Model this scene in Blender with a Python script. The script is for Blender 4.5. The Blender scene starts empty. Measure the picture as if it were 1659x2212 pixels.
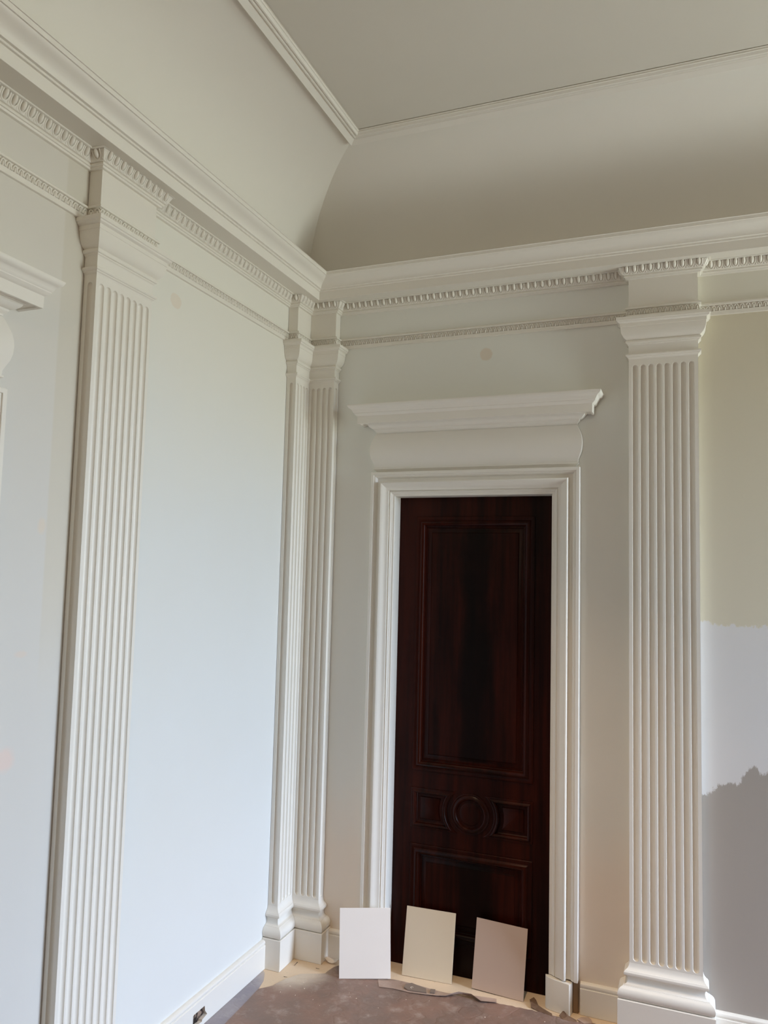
import bpy, bmesh, math, random
from mathutils import Vector, Matrix
from mathutils.geometry import tessellate_polygon

C = bpy.context.scene.collection
rng = random.Random(7)

# ------------------------------------------------------------------ camera, sky, lights, exposure
scene = bpy.context.scene
FPX, IMG_W, IMG_H = 1671.91, 1659, 2212
cd = bpy.data.cameras.new('camera'); cam = bpy.data.objects.new('camera', cd); C.objects.link(cam)
cd.sensor_fit = 'VERTICAL'; cd.sensor_height = 24.0; cd.lens = FPX * 24.0 / IMG_H
cd.clip_start = 0.05; cd.clip_end = 200
YAW, PITCH, ROLL = 0.3792, 0.0817, 0.0249
fw = Vector((-math.sin(YAW) * math.cos(PITCH), math.cos(YAW) * math.cos(PITCH), math.sin(PITCH)))
rt = Vector((math.cos(YAW), math.sin(YAW), 0)); up = rt.cross(fw)
r2 = math.cos(ROLL) * rt + math.sin(ROLL) * up; u2 = -math.sin(ROLL) * rt + math.cos(ROLL) * up
cam.matrix_world = Matrix(((r2.x, u2.x, -fw.x, 1.6369), (r2.y, u2.y, -fw.y, -3.0913), (r2.z, u2.z, -fw.z, 1.6), (0, 0, 0, 1)))
scene.camera = cam

RX, RY, RZ = 4.8, -6.2, 3.352          # room extent: x 0..RX, y RY..0, flat ceiling height
WIN = (-1.10, -0.15, 0.12, 2.60)       # daylight window in the right wall: y0, y1, z0, z1

world = bpy.data.worlds.new('sky'); scene.world = world; world.use_nodes = True
wt = world.node_tree; wt.nodes.clear()
wo = wt.nodes.new('ShaderNodeOutputWorld'); bg = wt.nodes.new('ShaderNodeBackground')
tc = wt.nodes.new('ShaderNodeTexCoord'); sx = wt.nodes.new('ShaderNodeSeparateXYZ')
rp = wt.nodes.new('ShaderNodeValToRGB'); mr = wt.nodes.new('ShaderNodeMapRange')
mr.inputs[1].default_value = -1; mr.inputs[2].default_value = 1
rp.color_ramp.elements[0].position = 0.48; rp.color_ramp.elements[0].color = (0.262, 0.290, 0.268, 1)
rp.color_ramp.elements[1].position = 0.54; rp.color_ramp.elements[1].color = (0.60, 0.74, 0.97, 1)
wt.links.new(tc.outputs['Generated'], sx.inputs[0]); wt.links.new(sx.outputs['Z'], mr.inputs[0])
wt.links.new(mr.outputs[0], rp.inputs[0]); wt.links.new(rp.outputs[0], bg.inputs[0])
bg.inputs[1].default_value = 50.0; wt.links.new(bg.outputs[0], wo.inputs[0])

def area(name, loc, rot, sx_, sy_, power, color, portal=False):
    l = bpy.data.lights.new(name, 'AREA'); l.shape = 'RECTANGLE'; l.size = sx_; l.size_y = sy_
    l.energy = power; l.color = color
    o = bpy.data.objects.new(name, l); o.location = loc; o.rotation_euler = rot; C.objects.link(o)
    if portal: l.cycles.is_portal = True
    return o
area('window_daylight', (RX + 0.05, (WIN[0] + WIN[1]) / 2, (WIN[2] + WIN[3]) / 2), (0, math.radians(90), 0), WIN[3] - WIN[2], WIN[1] - WIN[0], 1, (1, 1, 1), True)
pl = bpy.data.lights.new('ceiling_lamp', 'POINT'); pl.energy = 14; pl.color = (1.0, 0.78, 0.56); pl.shadow_soft_size = 0.12
po = bpy.data.objects.new('ceiling_lamp', pl); po.location = (1.3, -3.7, 2.75); C.objects.link(po)

sl_ = bpy.data.lights.new('downlight', 'SPOT'); sl_.energy = 150; sl_.color = (1.0, 0.70, 0.44); sl_.spot_size = math.radians(54); sl_.spot_blend = 1.0; sl_.shadow_soft_size = 0.06
so = bpy.data.objects.new('downlight', sl_); so.location = (1.12, -1.12, 3.33); so.rotation_euler = (math.radians(7), 0, 0); C.objects.link(so)

vs = scene.view_settings
vs.view_transform = 'Standard'; vs.look = 'None'; vs.gamma = 1.0; vs.use_curve_mapping = False; vs.exposure = 0.0
scene.cycles.max_bounces = 14; scene.cycles.diffuse_bounces = 10; scene.cycles.glossy_bounces = 4
scene.cycles.caustics_reflective = False; scene.cycles.caustics_refractive = False

# ------------------------------------------------------------------ materials
def nodes(name):
    m = bpy.data.materials.new(name); m.use_nodes = True
    nt = m.node_tree; return m, nt, nt.nodes['Principled BSDF']
def lin(c): return tuple(((v / 255) / 12.92 if v / 255 <= 0.04045 else ((v / 255 + 0.055) / 1.055) ** 2.4) for v in c) + (1,)
def math_n(nt, op, a, b=None, c=None):
    n = nt.nodes.new('ShaderNodeMath'); n.operation = op
    for i, v in enumerate((a, b, c)):
        if v is None: continue
        if isinstance(v, (int, float)): n.inputs[i].default_value = v
        else: nt.links.new(v, n.inputs[i])
    return n.outputs[0]
def mix_n(nt, f, a, b):
    n = nt.nodes.new('ShaderNodeMix'); n.data_type = 'RGBA'
    for s, v in (('Factor', f),):
        if isinstance(v, (int, float)): n.inputs[0].default_value = v
        else: nt.links.new(v, n.inputs[0])
    for i, v in ((6, a), (7, b)):
        if isinstance(v, tuple): n.inputs[i].default_value = v
        else: nt.links.new(v, n.inputs[i])
    return n.outputs[2]
def noise_n(nt, vec, scale, detail=4, rough=0.6, sc3=None):
    n = nt.nodes.new('ShaderNodeTexNoise'); n.inputs['Scale'].default_value = scale
    n.inputs['Detail'].default_value = detail; n.inputs['Roughness'].default_value = rough
    if sc3:
        mp = nt.nodes.new('ShaderNodeMapping'); mp.inputs['Scale'].default_value = sc3
        nt.links.new(vec, mp.inputs[0]); vec = mp.outputs[0]
    nt.links.new(vec, n.inputs['Vector']); return n.outputs[0]
def smooth_n(nt, v, a, b):
    n = nt.nodes.new('ShaderNodeMapRange'); n.interpolation_type = 'SMOOTHSTEP'
    nt.links.new(v, n.inputs[0]); n.inputs[1].default_value = a; n.inputs[2].default_value = b
    return n.outputs[0]
def bump_n(nt, bsdf, h, strength, dist=0.002):
    b = nt.nodes.new('ShaderNodeBump'); b.inputs['Strength'].default_value = strength; b.inputs['Distance'].default_value = dist
    nt.links.new(h, b.inputs['Height']); nt.links.new(b.outputs[0], bsdf.inputs['Normal'])
def paint(name, col, rough=0.5, mott=0.02, bump=0.05, scale=140):
    m, nt, b = nodes(name); g = nt.nodes.new('ShaderNodeNewGeometry').outputs['Position']
    n = noise_n(nt, g, 3.0); c2 = tuple(max(0, v * (1 - mott * 2)) for v in col[:3]) + (1,)
    nt.links.new(mix_n(nt, n, col, c2), b.inputs['Base Color']); b.inputs['Roughness'].default_value = rough
    bump_n(nt, b, noise_n(nt, g, scale), bump, 0.001); return m

M = {}
M['trim'] = paint('white_trim_paint', lin((231, 227, 218)), 0.42)
M['ceiling'] = paint('ceiling_paint', lin((213, 208, 197)), 0.8)
M['cove'] = paint('lightened_cove_paint', lin((230, 226, 217)), 0.8)  # ceiling paint again, with the coves' stronger light put into its colour
M['board_white'] = paint('white_sample_paint', lin((238, 231, 223)), 0.55, 0.01)
M['board_cream'] = paint('cream_sample_paint', lin((220, 205, 180)), 0.5, 0.01)
M['board_greige'] = paint('greige_sample_paint', lin((198, 176, 161)), 0.5, 0.01)
M['card_edge'] = paint('card_edge', lin((225, 222, 214)), 0.7)
M['wood_raw'] = paint('raw_wood', lin((150, 122, 92)), 0.8, 0.1)
M['dark'] = paint('dark_metal', lin((52, 42, 34)), 0.6)
M['chip'] = paint('plaster_chip', lin((228, 216, 200)), 0.8)

def wall_left_mat():
    m, nt, b = nodes('left_wall_primer'); g = nt.nodes.new('ShaderNodeNewGeometry').outputs['Position']
    s = nt.nodes.new('ShaderNodeSeparateXYZ'); nt.links.new(g, s.inputs[0]); y, z = s.outputs[1], s.outputs[2]
    n = noise_n(nt, g, 2.2, 3)
    col = mix_n(nt, n, lin((222, 224, 222)), lin((219, 219, 214)))
    # creamier tone high on the wall; cream first coat in a brushed strip beside the full pilaster
    zz = math_n(nt, 'ADD', z, math_n(nt, 'MULTIPLY', n, 0.5))
    col = mix_n(nt, smooth_n(nt, zz, 1.95, 2.75), col, lin((228, 226, 217)))
    st = math_n(nt, 'MULTIPLY', smooth_n(nt, y, -1.475, -1.465), smooth_n(nt, z, 1.2, 1.6))
    col = mix_n(nt, math_n(nt, 'MULTIPLY', st, math_n(nt, 'LESS_THAN', y, -1.30)), col, lin((218, 214, 199)))
    col = mix_n(nt, math_n(nt, 'LESS_THAN', y, -1.38), col, mix_n(nt, 0.5, col, lin((200, 194, 186))))  # greyer patch left of the pilaster, its colour lowered to temper the window light
    # filler smudges
    def spot(cy, cz, ry, rz, c, amt, colr):
        a = math_n(nt, 'DIVIDE', math_n(nt, 'SUBTRACT', y, cy), ry); d = math_n(nt, 'DIVIDE', math_n(nt, 'SUBTRACT', z, cz), rz)
        r = math_n(nt, 'SQRT', math_n(nt, 'ADD', math_n(nt, 'MULTIPLY', a, a), math_n(nt, 'MULTIPLY', d, d)))
        r = math_n(nt, 'ADD', r, math_n(nt, 'MULTIPLY', math_n(nt, 'SUBTRACT', noise_n(nt, g, 30), 0.5), 0.5))
        f = nt.nodes.new('ShaderNodeMapRange'); f.interpolation_type = 'SMOOTHSTEP'
        nt.links.new(r, f.inputs[0]); f.inputs[1].default_value = 1.0; f.inputs[2].default_value = 1 - amt; f.inputs[3].default_value = 0; f.inputs[4].default_value = 1
        return mix_n(nt, math_n(nt, 'MULTIPLY', f.outputs[0], c), col, lin(colr))
    col = spot(-0.9585, 2.52, 0.033, 0.027, 0.45, 0.12, (222, 205, 186))
    col = spot(-1.565, 1.105, 0.045, 0.04, 0.7, 0.6, (226, 203, 192))
    col = spot(-1.487, 1.71, 0.02, 0.03, 0.6, 0.6, (222, 208, 190))
    col = spot(-1.53, 1.37, 0.03, 0.012, 0.6, 0.6, (220, 205, 192))
    nt.links.new(col, b.inputs['Base Color']); b.inputs['Roughness'].default_value = 0.7
    bump_n(nt, b, noise_n(nt, g, 160), 0.06, 0.001); return m
def wall_back_mat():
    m, nt, b = nodes('back_wall_paint'); g = nt.nodes.new('ShaderNodeNewGeometry').outputs['Position']
    s = nt.nodes.new('ShaderNodeSeparateXYZ'); nt.links.new(g, s.inputs[0]); x, z = s.outputs[0], s.outputs[2]
    n = noise_n(nt, g, 2.5, 3)
    col = mix_n(nt, n, lin((229, 227, 219)), lin((223, 221, 213)))
    zz = math_n(nt, 'ADD', z, math_n(nt, 'MULTIPLY', noise_n(nt, g, 5, 4), 0.25))
    col = mix_n(nt, smooth_n(nt, zz, 2.05, 2.3), col, lin((229, 230, 224)))
    col = mix_n(nt, smooth_n(nt, zz, 0.95, 0.5), col, lin((231, 219, 204)))  # warm bounce off the floor put into the colour low down
    # round filler spot over the door
    dx = math_n(nt, 'SUBTRACT', x, 0.846); dz = math_n(nt, 'SUBTRACT', z, 2.53)
    r = math_n(nt, 'SQRT', math_n(nt, 'ADD', math_n(nt, 'MULTIPLY', dx, dx), math_n(nt, 'MULTIPLY', dz, dz)))
    r = math_n(nt, 'ADD', r, math_n(nt, 'MULTIPLY', noise_n(nt, g, 40), 0.008))
    col = mix_n(nt, math_n(nt, 'MULTIPLY', smooth_n(nt, r, 0.034, 0.026), 0.6), col, lin((220, 204, 184)))
    # three bands of test paint right of the pilaster, with brushed edges
    nz = noise_n(nt, g, 34, 6, 0.75, (1.0, 1.0, 0.55)); ns = noise_n(nt, g, 90, 5, 0.8, (1.0, 1.0, 0.25)); nb = noise_n(nt, g, 7, 2)
    edge = math_n(nt, 'ADD', math_n(nt, 'MULTIPLY', math_n(nt, 'SUBTRACT', nz, 0.5), 0.075), math_n(nt, 'MULTIPLY', math_n(nt, 'SUBTRACT', ns, 0.5), 0.03))
    edge = math_n(nt, 'ADD', edge, math_n(nt, 'MULTIPLY', math_n(nt, 'SUBTRACT', nb, 0.5), 0.05))
    zl = math_n(nt, 'ADD', z, edge)
    inpatch = smooth_n(nt, x, 1.672, 1.674)
    top_line = math_n(nt, 'SUBTRACT', zl, math_n(nt, 'MULTIPLY', smooth_n(nt, x, 1.705, 1.685), 0.016))
    yellow = smooth_n(nt, top_line, 1.447, 1.455)
    low_line = math_n(nt, 'ADD', math_n(nt, 'ADD', zl, math_n(nt, 'MULTIPLY', math_n(nt, 'SUBTRACT', noise_n(nt, g, 15, 1, 0.5, (1.0, 1.0, 0.05)), 0.5), 0.12)), math_n(nt, 'MULTIPLY', math_n(nt, 'SUBTRACT', 1.76, x), 0.42))
    grey = smooth_n(nt, low_line, 0.894, 0.884)
    patch = mix_n(nt, math_n(nt, 'MULTIPLY', yellow, math_n(nt, 'LESS_THAN', z, 2.61)), mix_n(nt, yellow, lin((218, 216, 214)), lin((224, 221, 208))), lin((211, 204, 183)))
    patch = mix_n(nt, grey, patch, lin((166, 158, 149)))
    right = smooth_n(nt, x, 1.6644, 1.6650)
    col = mix_n(nt, right, col, patch)
    nt.links.new(col, b.inputs['Base Color']); b.inputs['Roughness'].default_value = 0.65
    bump_n(nt, b, noise_n(nt, g, 160), 0.06, 0.001); return m
def mahogany():
    m, nt, b = nodes('dark_mahogany'); g = nt.nodes.new('ShaderNodeTexCoord').outputs['Object']
    n = noise_n(nt, g, 9, 6, 0.6, (1.0, 1.0, 0.10)); f = noise_n(nt, g, 70, 5, 0.6, (1.0, 1.0, 0.03))
    k = math_n(nt, 'ADD', math_n(nt, 'MULTIPLY', n, 0.75), math_n(nt, 'MULTIPLY', f, 0.25))
    k = smooth_n(nt, k, 0.34, 0.66)
    col = mix_n(nt, k, (0.0065, 0.0012, 0.0006, 1), (0.042, 0.0066, 0.0028, 1))
    # dark figured streak down the middle of the veneer
    sp = nt.nodes.new('ShaderNodeSeparateXYZ'); nt.links.new(g, sp.inputs[0])
    mx = math_n(nt, 'ABSOLUTE', math_n(nt, 'SUBTRACT', sp.outputs[0], 0.80))
    mx = math_n(nt, 'ADD', mx, math_n(nt, 'MULTIPLY', math_n(nt, 'SUBTRACT', noise_n(nt, g, 12, 4, 0.6, (1.0, 1.0, 0.25)), 0.5), 0.16))
    inz = math_n(nt, 'ADD', smooth_n(nt, sp.outputs[2], 0.84, 0.85), smooth_n(nt, sp.outputs[2], 0.45, 0.44))
    inz = math_n(nt, 'MULTIPLY', inz, smooth_n(nt, sp.outputs[2], 1.81, 1.80))
    col = mix_n(nt, math_n(nt, 'MULTIPLY', math_n(nt, 'MULTIPLY', smooth_n(nt, mx, 0.11, 0.03), inz), 0.85), col, (0.0022, 0.0009, 0.0005, 1))
    nt.links.new(col, b.inputs['Base Color'])
    b.inputs['Roughness'].default_value = 0.30; b.inputs['Specular IOR Level'].default_value = 0.12
    bump_n(nt, b, f, 0.04, 0.0006); return m
def bare_floor():
    m, nt, b = nodes('bare_subfloor'); g = nt.nodes.new('ShaderNodeNewGeometry').outputs['Position']
    n = noise_n(nt, g, 9, 6); f = noise_n(nt, g, 120, 3)
    c = mix_n(nt, n, lin((228, 205, 176)), lin((208, 188, 162)))
    c = mix_n(nt, math_n(nt, 'MULTIPLY', smooth_n(nt, f, 0.62, 0.75), 0.5), c, lin((160, 140, 118)))
    nt.links.new(c, b.inputs['Base Color']); b.inputs['Roughness'].default_value = 0.75
    bump_n(nt, b, n, 0.1); return m
def floor_paper(name, a, c, dust, rough=0.5):
    m, nt, b = nodes(name); g = nt.nodes.new('ShaderNodeNewGeometry').outputs['Position']
    n1 = noise_n(nt, g, 5, 5); n2 = noise_n(nt, g, 14, 6, 0.7); n3 = noise_n(nt, g, 60, 4, 0.7)
    col = mix_n(nt, smooth_n(nt, n1, 0.35, 0.65), lin(a), lin(c))
    col = mix_n(nt, math_n(nt, 'MULTIPLY', smooth_n(nt, n2, 0.50, 0.78), 0.75), col, lin(dust))
    col = mix_n(nt, math_n(nt, 'MULTIPLY', smooth_n(nt, n3, 0.66, 0.74), 0.5), col, lin(dust))
    sp = nt.nodes.new('ShaderNodeSeparateXYZ'); nt.links.new(g, sp.inputs[0])
    ax = math_n(nt, 'SUBTRACT', sp.outputs[0], 0.13); ay = math_n(nt, 'ADD', sp.outputs[1], 0.17)
    rr = math_n(nt, 'SQRT', math_n(nt, 'ADD', math_n(nt, 'MULTIPLY', ax, ax), math_n(nt, 'MULTIPLY', ay, ay)))
    rr = math_n(nt, 'ADD', rr, math_n(nt, 'MULTIPLY', n2, 0.10))
    col = mix_n(nt, smooth_n(nt, rr, 0.235, 0.11), col, lin((206, 192, 174)))     # plaster dust trodden into the corner
    nt.links.new(col, b.inputs['Base Color']); b.inputs['Roughness'].default_value = rough
    ridge = math_n(nt, 'ABSOLUTE', math_n(nt, 'SUBTRACT', noise_n(nt, g, 7, 3, 0.5), 0.5))
    h = math_n(nt, 'ADD', noise_n(nt, g, 11, 6, 0.55), math_n(nt, 'MULTIPLY', n3, 0.15))
    h = math_n(nt, 'SUBTRACT', h, math_n(nt, 'MULTIPLY', smooth_n(nt, ridge, 0.04, 0.0), 0.11))
    bump_n(nt, b, h, 0.35, 0.02); return m
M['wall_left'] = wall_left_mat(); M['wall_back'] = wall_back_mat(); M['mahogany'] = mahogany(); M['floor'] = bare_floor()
M['paper'] = floor_paper('protective_floor_paper', (140, 112, 99), (124, 105, 95), (178, 164, 154))
M['strip_blue'] = floor_paper('dusty_blue_strip', (150, 144, 150), (138, 134, 144), (180, 176, 182), 0.4)
M['paper_strip'] = floor_paper('folded_paper', (182, 158, 143), (166, 144, 131), (190, 174, 162))
M['paper_dark'] = floor_paper('torn_paper', (122, 94, 73), (104, 82, 66), (138, 114, 94))
M['print'] = paint('grey_print', lin((134, 119, 108)), 0.6, 0.12)
M['wallplain'] = paint('plain_wall', lin((204, 198, 188)), 0.7); M['walldarkened'] = paint('darkened_plain_wall', lin((150, 138, 126)), 0.8)  # the second, for the unseen front wall, is darkened to cut bounce light
def cavity_mat():
    m, nt, b = nodes('rough_cavity'); g = nt.nodes.new('ShaderNodeNewGeometry').outputs['Position']
    c = mix_n(nt, smooth_n(nt, noise_n(nt, g, 70, 3, 0.6, (1.0, 1.0, 0.5)), 0.42, 0.58), lin((34, 24, 18)), lin((150, 126, 108)))  # brown debris; near-black blotches stand in for shade deep in the hole
    nt.links.new(c, b.inputs['Base Color']); b.inputs['Roughness'].default_value = 0.9; return m
M['cavity'] = cavity_mat()

# ------------------------------------------------------------------ helpers
def link(name, me, mat, parent=None, smooth=None):
    me.materials.append(mat); o = bpy.data.objects.new(name, me); C.objects.link(o)
    if parent: o.parent = parent
    if smooth is not None:
        me.polygons.foreach_set('use_smooth', [True] * len(me.polygons)); me.set_sharp_from_angle(angle=math.radians(smooth))
    return o
def mesh(name, verts, faces, mat, parent=None, smooth=None, recalc=True):
    me = bpy.data.meshes.new(name); me.from_pydata([tuple(v) for v in verts], [], faces); me.update()
    if recalc:
        bm = bmesh.new(); bm.from_mesh(me); bmesh.ops.remove_doubles(bm, verts=bm.verts, dist=1e-6)
        bmesh.ops.recalc_face_normals(bm, faces=bm.faces); bm.to_mesh(me); bm.free()
    return link(name, me, mat, parent, smooth)
def box_data(x0, x1, y0, y1, z0, z1):
    v = [(x, y, z) for x in (x0, x1) for y in (y0, y1) for z in (z0, z1)]
    f = [(0, 1, 3, 2), (4, 6, 7, 5), (0, 4, 5, 1), (2, 3, 7, 6), (0, 2, 6, 4), (1, 5, 7, 3)]
    return v, f
def join(parts):
    V, F = [], []
    for v, f in parts:
        o = len(V); V += list(v); F += [tuple(i + o for i in q) for q in f]
    return V, F
def bevel_box(name, dims, mat, parent=None, bev=0.002, seg=2):
    v, f = box_data(*dims); me = bpy.data.meshes.new(name); me.from_pydata(v, [], f)
    bm = bmesh.new(); bm.from_mesh(me); bmesh.ops.recalc_face_normals(bm, faces=bm.faces)
    bmesh.ops.bevel(bm, geom=bm.edges[:], offset=bev, segments=seg, affect='EDGES', profile=0.5); bm.to_mesh(me); bm.free()
    return link(name, me, mat, parent, 40)
def sweep_data(profile, path, caps=True):
    """profile [(s, z)], path [((x, y), (mx, my))]: vertex = plan point + s * mitre vector, at height z"""
    V, F = [], []; n = len(profile)
    for (x, y), (mx, my) in path:
        for s, z in profile: V.append((x + s * mx, y + s * my, z))
    for k in range(len(path) - 1):
        for i in range(n - 1):
            a = k * n + i; F.append((a, a + 1, a + n + 1, a + n))
    if caps:
        F.append(tuple(range(n))); F.append(tuple(reversed(range((len(path) - 1) * n, len(path) * n))))
    return V, F
def sweep(name, profile, path, mat, parent=None, smooth=28, close=True):
    """the profile is closed against the wall by a back face when close is set"""
    pr = list(profile)
    if close: pr = pr + [pr[0]]
    V, F = sweep_data(pr, path, caps=False)
    n = len(pr); m = n - 1 if close else n
    if close:
        F.append(tuple(range(m))); b = (len(path) - 1) * n; F.append(tuple(range(b + m - 1, b - 1, -1)))
    return mesh(name, V, F, mat, parent, smooth)
def empty(name, loc, label, cat, group=None, rz=0.0):
    o = bpy.data.objects.new(name, None); o.empty_display_size = 0.1; C.objects.link(o); o.location = loc; o.rotation_euler = (0, 0, rz)
    return tag(o, label, cat, group)
def tag(o, label=None, cat=None, group=None, kind=None):
    if label: o['label'] = label
    if cat: o['category'] = cat
    if group: o['group'] = group
    if kind: o['kind'] = kind
    return o
def keep(o, parent):
    """parent while keeping world placement (parent has only a location / z rotation)"""
    o.parent = parent; o.matrix_parent_inverse = parent.matrix_basis.inverted(); return o
def holed(name, outer, holes, to3, mat, parent=None):
    """flat polygon with holes, 2D -> 3D through to3"""
    loops = [[Vector((a, b, 0)) for a, b in L] for L in [outer] + holes]
    flat = [p for L in loops for p in L]; tri = tessellate_polygon(loops)
    return [to3(p.x, p.y) for p in flat], [tuple(t) for t in tri]

# ------------------------------------------------------------------ room shell
P_, W_C, E_, X1, WD, Y1 = 0.0465, 0.1706, 0.0385, 1.4184, 0.246, -1.3865     # shaft projection, corner width, plinth step, pilaster positions
DX0, DX1, DZ = 0.3545, 1.2349, 2.0414                                       # door surround outer edges and top
OX0, OX1, OZ = 0.4560, 1.1240, 1.9400                                       # door opening
T = 0.16
def wall(name, length0, length1, holes, to3_front, to3_back, mat, zmax=RZ + 0.05):
    """wall with openings: front and back faces and the reveals"""
    outer = [(length0, 0), (length1, 0), (length1, zmax), (length0, zmax)]
    hs = [[(a, c), (b, c), (b, d), (a, d)] for a, b, c, d in holes]
    us = sorted({length0, length1, *[h[0] for h in holes], *[h[1] for h in holes]}); zs = sorted({0, zmax, *[h[2] for h in holes], *[h[3] for h in holes]})
    V, F = [], []
    for i in range(len(us) - 1):
        for j in range(len(zs) - 1):
            cu, cz = (us[i] + us[i + 1]) / 2, (zs[j] + zs[j + 1]) / 2
            if any(a < cu < b and c < cz < d for a, b, c, d in holes): continue
            for to3 in (to3_front, to3_back):
                o = len(V); V += [to3(u, z) for u, z in ((us[i], zs[j]), (us[i + 1], zs[j]), (us[i + 1], zs[j + 1]), (us[i], zs[j + 1]))]; F.append((o, o + 1, o + 2, o + 3))
    for L in [outer] + hs:
        for k in range(4):
            a, b = L[k], L[(k + 1) % 4]; o = len(V)
            if a[1] == 0 and b[1] == 0: continue
            V += [to3_front(*a), to3_front(*b), to3_back(*b), to3_back(*a)]; F.append((o, o + 1, o + 2, o + 3))
    return tag(mesh(name, V, F, mat), kind='structure')

LD0, LD1 = -1.657 - (DX1 - DX0), -1.657                                     # second door surround on the left wall (its local x = world y)
LO0, LO1 = LD0 + (OX0 - DX0), LD1 - (DX1 - OX1)
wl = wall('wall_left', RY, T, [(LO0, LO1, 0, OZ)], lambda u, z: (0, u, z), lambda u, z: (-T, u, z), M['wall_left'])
tag(wl, 'tall white primed wall on the left, bluish below and cream above', 'wall')
wb = wall('wall_back', -T, RX + T, [(OX0, OX1, 0, OZ)], lambda u, z: (u, 0, z), lambda u, z: (u, T, z), M['wall_back'])
tag(wb, 'off-white wall around the dark door, with three test paint bands at its right end', 'wall')
wr = wall('wall_right', RY, T, [WIN], lambda u, z: (RX, u, z), lambda u, z: (RX + T, u, z), M['wallplain'])
tag(wr, 'plain pale wall with the daylight window', 'wall')
wf = wall('wall_front', -T, RX + T, [], lambda u, z: (u, RY, z), lambda u, z: (u, RY - T, z), M['walldarkened'])
tag(wf, 'plain wall facing the dark door, darkened to cut bounce light', 'wall')
fl = mesh('floor', *box_data(-T, RX + T, RY - T, T, -0.06, -0.001), M['floor']); tag(fl, 'bare beige subfloor showing along the door and in the corner', 'floor', kind='structure')
ce = mesh('ceiling', *box_data(-T, RX + T, RY - T, T, RZ, RZ + 0.1), M['ceiling']); tag(ce, 'flat off-white ceiling with curved coves along the walls', 'ceiling', kind='structure')
cove = [(0.0, 2.8975), (0.0, 2.925)] + [(0.40 * (1 - math.cos(a)), 2.946 + 0.40 * math.sin(a)) for a in [i * math.pi / 2 / 28 for i in range(29)]] + [(0.43, 3.349)]
corner = {'sw': ((0, RY), (1, 1)), 'nw': ((0, 0), (1, -1)), 'ne': ((RX, 0), (-1, -1)), 'se': ((RX, RY), (-1, 1))}
for a, b in (('sw', 'nw'), ('nw', 'ne'), ('ne', 'se'), ('se', 'sw')):
    sweep('cove', cove, [corner[a], corner[b]], M['cove'], ce, 30, close=False)
loop = [corner[k] for k in ('sw', 'nw', 'ne', 'se', 'sw')]

# moulding along the edge of the flat ceiling
t1 = sweep('trim_1', [(0.360, 3.350), (0.3690, 3.3262), (0.3712, 3.3252), (0.3905, 3.3362), (0.3925, 3.3395), (0.3990, 3.3345), (0.4035, 3.3340), (0.4062, 3.3375), (0.4078, 3.3385),
                      (0.4130, 3.3340), (0.4175, 3.3345), (0.4205, 3.3400), (0.4220, 3.3425), (0.4255, 3.3430), (0.4265, 3.3530), (0.40, 3.3525)], loop, M['trim'])
tag(t1, 'white stepped moulding along the edge of the flat ceiling', 'moulding', kind='structure')
# crown cornice: corona and cyma
crown = [(0.0, 2.8080), (0.050, 2.8070), (0.1200, 2.7995), (0.1212, 2.7990), (0.1222, 2.8000), (0.1232, 2.8350), (0.1290, 2.8362), (0.1296, 2.8425), (0.1365, 2.8440), (0.1372, 2.8475), (0.1392, 2.8530), (0.1435, 2.8590),
         (0.1510, 2.8650), (0.1600, 2.8695), (0.1690, 2.8735), (0.1755, 2.8785), (0.1790, 2.8835), (0.1828, 2.8842), (0.1838, 2.8945), (0.1850, 2.8962), (0.1880, 2.8967), (0.0, 2.8980)]
t2 = sweep('trim_2', crown, loop, M['trim'], smooth=24); tag(t2, 'white crown cornice running round the room under the cove', 'cornice', kind='structure')

# egg-and-dart band and leaf band: they break forward over every pilaster
def brk(x0, x1, left):
    if left: return [((0, x0), (1, -1)), ((P_, x0), (1, -1)), ((P_, x1), (1, 1)), ((0, x1), (1, 1))]
    return [((x0, 0), (-1, -1)), ((x0, -P_), (-1, -1)), ((x1, -P_), (1, -1)), ((x1, 0), (1, -1))]
L2 = -4.45                                   # a further pilaster on the left wall beyond the second door, out of the picture, is left out
wall_path = [((0, RY), (1, 0))] + brk(Y1, Y1 + WD, True) + [((0, -W_C), (1, -1)), ((P_, -W_C), (1, -1)), ((P_, -P_), (1, -1)), ((W_C, -P_), (1, -1)), ((W_C, 0), (1, -1))] + brk(X1, X1 + WD, False) + [((RX, 0), (0, -1))]
egg_prof = [(0.0, 2.7608), (0.0100, 2.7608), (0.0112, 2.7625), (0.0122, 2.7662), (0.0160, 2.7668), (0.0172, 2.7685), (0.0172, 2.7722), (0.0160, 2.7742), (0.0215, 2.7752), (0.0225, 2.7765),
            (0.0250, 2.7860), (0.0295, 2.7955), (0.0330, 2.8025), (0.0430, 2.8032), (0.0440, 2.8045), (0.0440, 2.8085), (0.0, 2.8092)]
t3 = sweep('trim_3', egg_prof, wall_path, M['trim'], smooth=24); tag(t3, 'white egg and dart band under the crown cornice, stepping over the pilasters', 'moulding', kind='structure')
leaf_prof = [(0.0, 2.6040), (0.0080, 2.6040), (0.0090, 2.6050), (0.0090, 2.6195), (0.0035, 2.6220), (0.0038, 2.6232), (0.0058, 2.6410), (0.0120, 2.6418), (0.0130, 2.6428), (0.0130, 2.6475), (0.0105, 2.6500), (0.0060, 2.6525), (0.0, 2.6560)]
t4 = sweep('trim_4', leaf_prof, wall_path, M['trim'], smooth=24); tag(t4, 'narrow white leaf moulding band above the pilaster capitals', 'moulding', kind='structure')

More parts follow.
